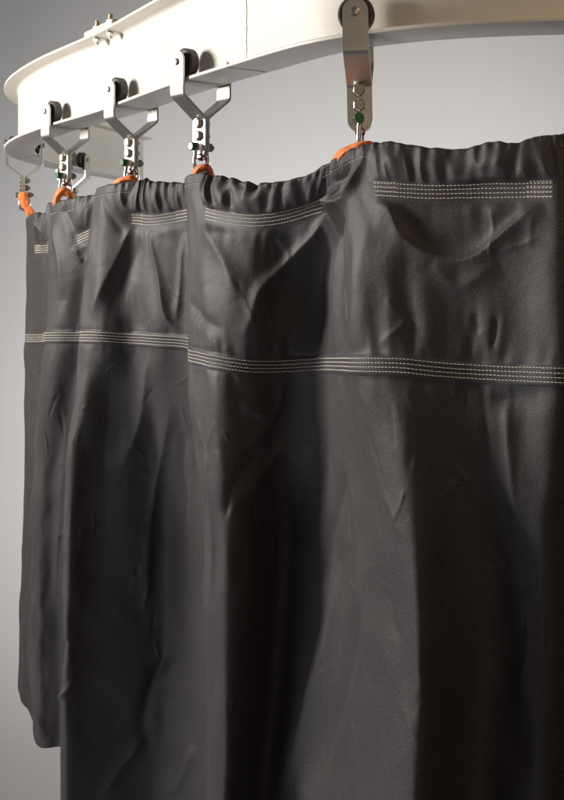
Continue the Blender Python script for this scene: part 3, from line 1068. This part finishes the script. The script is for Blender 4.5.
def bundled_loop(path, D, rv, rh):
    """webbing scrunched into a thick bundle, following photo-plane points at depth D"""
    pts = np.array([pt(x, y, D+dd) for x, y, dd in path])
    d = np.arange(len(pts)).astype(float)
    S = cr_spline(pts, d, np.linspace(0, len(pts)-1, 70))
    tg = np.gradient(S, axis=0); tg /= np.linalg.norm(tg, axis=1, keepdims=True)
    bm = bmesh.new(); rows = []; r4 = random.Random(2); ph = [r4.uniform(0, 6) for _ in range(8)]
    for k, (p, t) in enumerate(zip(S, tg)):
        side = np.cross(t, [0, 1, 0]); side /= np.linalg.norm(side)
        dep = np.cross(side, t)
        row = []
        f = k/69.
        for a in range(40):
            th = 2*math.pi*a/40
            fold = 1+.10*math.sin(4*th+f*7+ph[0])+.06*math.sin(7*th-f*13+ph[1])+.035*math.sin(f*38+3*th+ph[2])+.015*math.sin(f*71-5*th+ph[3])
            pin = 1-.28*math.exp(-((f-.55)/.10)**2)
            row.append(bm.verts.new(tuple(p+(side*math.cos(th)*rv+dep*math.sin(th)*rh)*fold*pin)))
        rows.append(row)
    for a, b in zip(rows[:-1], rows[1:]):
        for q in range(40): bm.faces.new((a[q], a[(q+1) % 40], b[(q+1) % 40], b[q]))
    bm.faces.new(rows[0][::-1]); bm.faces.new(rows[-1])
    return reparent(bm_obj('webbing_loop', bm, M_WEB, sharp=80), curtain)
bundled_loop([(333,184,.07),(335,170,.05),(341,157,.022),(351,149.5,.006),(361,147,0),(370,147.5,.006),(377,158,.03)], 1.236, .0068, .009)
bundled_loop([(190,186,.03),(195,175,.016),(200,168.5,.004),(205,167,0),(209,170,.008),(212,180,.02)], 1.505, .0052, .007)
bundled_loop([(112,198,.04),(116,186,.022),(122,181,.010),(129,178.5,.004),(134,180,.01),(137,190,.03)], 1.725, .0062, .008)
bundled_loop([(55,218,.08),(56,205,.045),(58,196,.01),(62,191,0),(66,190,0),(70,195,.006),(74,204,.04),(77,216,.08)], 1.975, .0068, .007)
bundled_loop([(23.5,193,.004),(23,198,0),(26,206,0),(31,214,.004),(36,227,.02)], 2.5, .0105, .0045)
loop(5, 0, .02, 0, .020)

# ------------------------------------------------------------------ backdrop sweep
Vb, Fb = [], []
prof = [(5.2, 6.5)]
for z in np.linspace(6.2, .8, 16): prof.append((5.2, z))
for a in np.linspace(0, math.pi/2, 14)[1:]: prof.append((5.2-.8*(1-math.cos(a)), .8-.8*math.sin(a)))
for y in (3.0, 1.0, -1.5): prof.append((y, 0))
for (y, z) in prof:
    for x in np.linspace(-5, 5, 11): Vb.append((x, y, z))
for r in range(len(prof)-1):
    for c in range(10): Fb.append((r*11+c, (r+1)*11+c, (r+1)*11+c+1, r*11+c+1))
bd = mesh_obj('backdrop', Vb, Fb, M_BACK); bd['kind'] = 'structure'

# ------------------------------------------------------------------ light
def area(name, loc, target, size, power, col, sy=None):
    L = bpy.data.lights.new(name, 'AREA'); L.energy = power; L.color = col
    L.shape = 'RECTANGLE' if sy else 'DISK'; L.size = size
    if sy: L.size_y = sy
    o = link(bpy.data.objects.new(name, L)); o.location = loc
    o.rotation_euler = (Vector(target)-Vector(loc)).to_track_quat('-Z', 'Y').to_euler()
    return o
area('key_lamp', (-1.80, 1.62, CAMZ+.46), (-.05, 1.45, CAMZ+.10), .55, 52, (1, .95, .89))
area('side_fill_lamp', (1.35, 2.55, CAMZ+.15), (-.5, 2.9, CAMZ+.3), .5, 14, (1, .98, .95))
area('front_fill_lamp', (.35, -1.6, CAMZ+.35), (.1, 1.2, CAMZ+.15), 1.3, 5.2, (1, .75, .52))
area('floor_bounce_lamp', (-1.45, 1.0, CAMZ-1.35), (-.1, 1.5, CAMZ+.25), 1.0, 6.5, (.90, .89, 1))
def spot(name, loc, target, power, ang):
    S = bpy.data.lights.new(name, 'SPOT'); S.energy = power; S.spot_size = math.radians(ang); S.spot_blend = 1; S.shadow_soft_size = .2
    so = link(bpy.data.objects.new(name, S)); so.location = loc
    so.rotation_euler = (Vector(target)-Vector(loc)).to_track_quat('-Z', 'Y').to_euler()
    return so
spot('backdrop_lamp', (-.45, 3.2, CAMZ-1.15), (-1.0, 5.2, CAMZ-.9), 125, 125)
spot('backdrop_lamp', (1.15, 3.0, CAMZ-.15), (.75, 5.2, CAMZ+.15), 165, 120)

spot('warm_fill_lamp', (.66, .42, CAMZ+.85), (.34, 1.16, CAMZ+.28), 9.5, 66).data.color = (1, .70, .40)
w = bpy.data.worlds.new('World'); SC.world = w; w.use_nodes = True
bg = w.node_tree.nodes['Background']; bg.inputs[0].default_value = (.9, .93, 1, 1); bg.inputs[1].default_value = .065

# ------------------------------------------------------------------ camera
cam = bpy.data.cameras.new('camera'); co = link(bpy.data.objects.new('camera', cam))
co.location = (0, 0, CAMZ); co.rotation_euler = (math.radians(90), 0, 0)
cam.sensor_fit = 'HORIZONTAL'; cam.sensor_width = 24; cam.lens = 24*F/564
cam.shift_y = -(400-HY)/564
cam.clip_start = .05; cam.clip_end = 60
cam.dof.use_dof = True; cam.dof.focus_distance = 1.42; cam.dof.aperture_fstop = 18
SC.camera = co
SC.view_settings.view_transform = 'Standard'; SC.view_settings.look = 'None'
SC.view_settings.exposure = 0; SC.view_settings.gamma = 1
SC.render.resolution_x, SC.render.resolution_y = 722, 1024
SC.cycles.use_denoising = True; SC.cycles.denoising_prefilter = 'FAST'; SC.cycles.use_adaptive_sampling = False
SC.cycles.max_bounces = 6; SC.cycles.sample_clamp_indirect = 3; SC.cycles.caustics_reflective = False; SC.cycles.caustics_refractive = False; SC.cycles.blur_glossy = 1
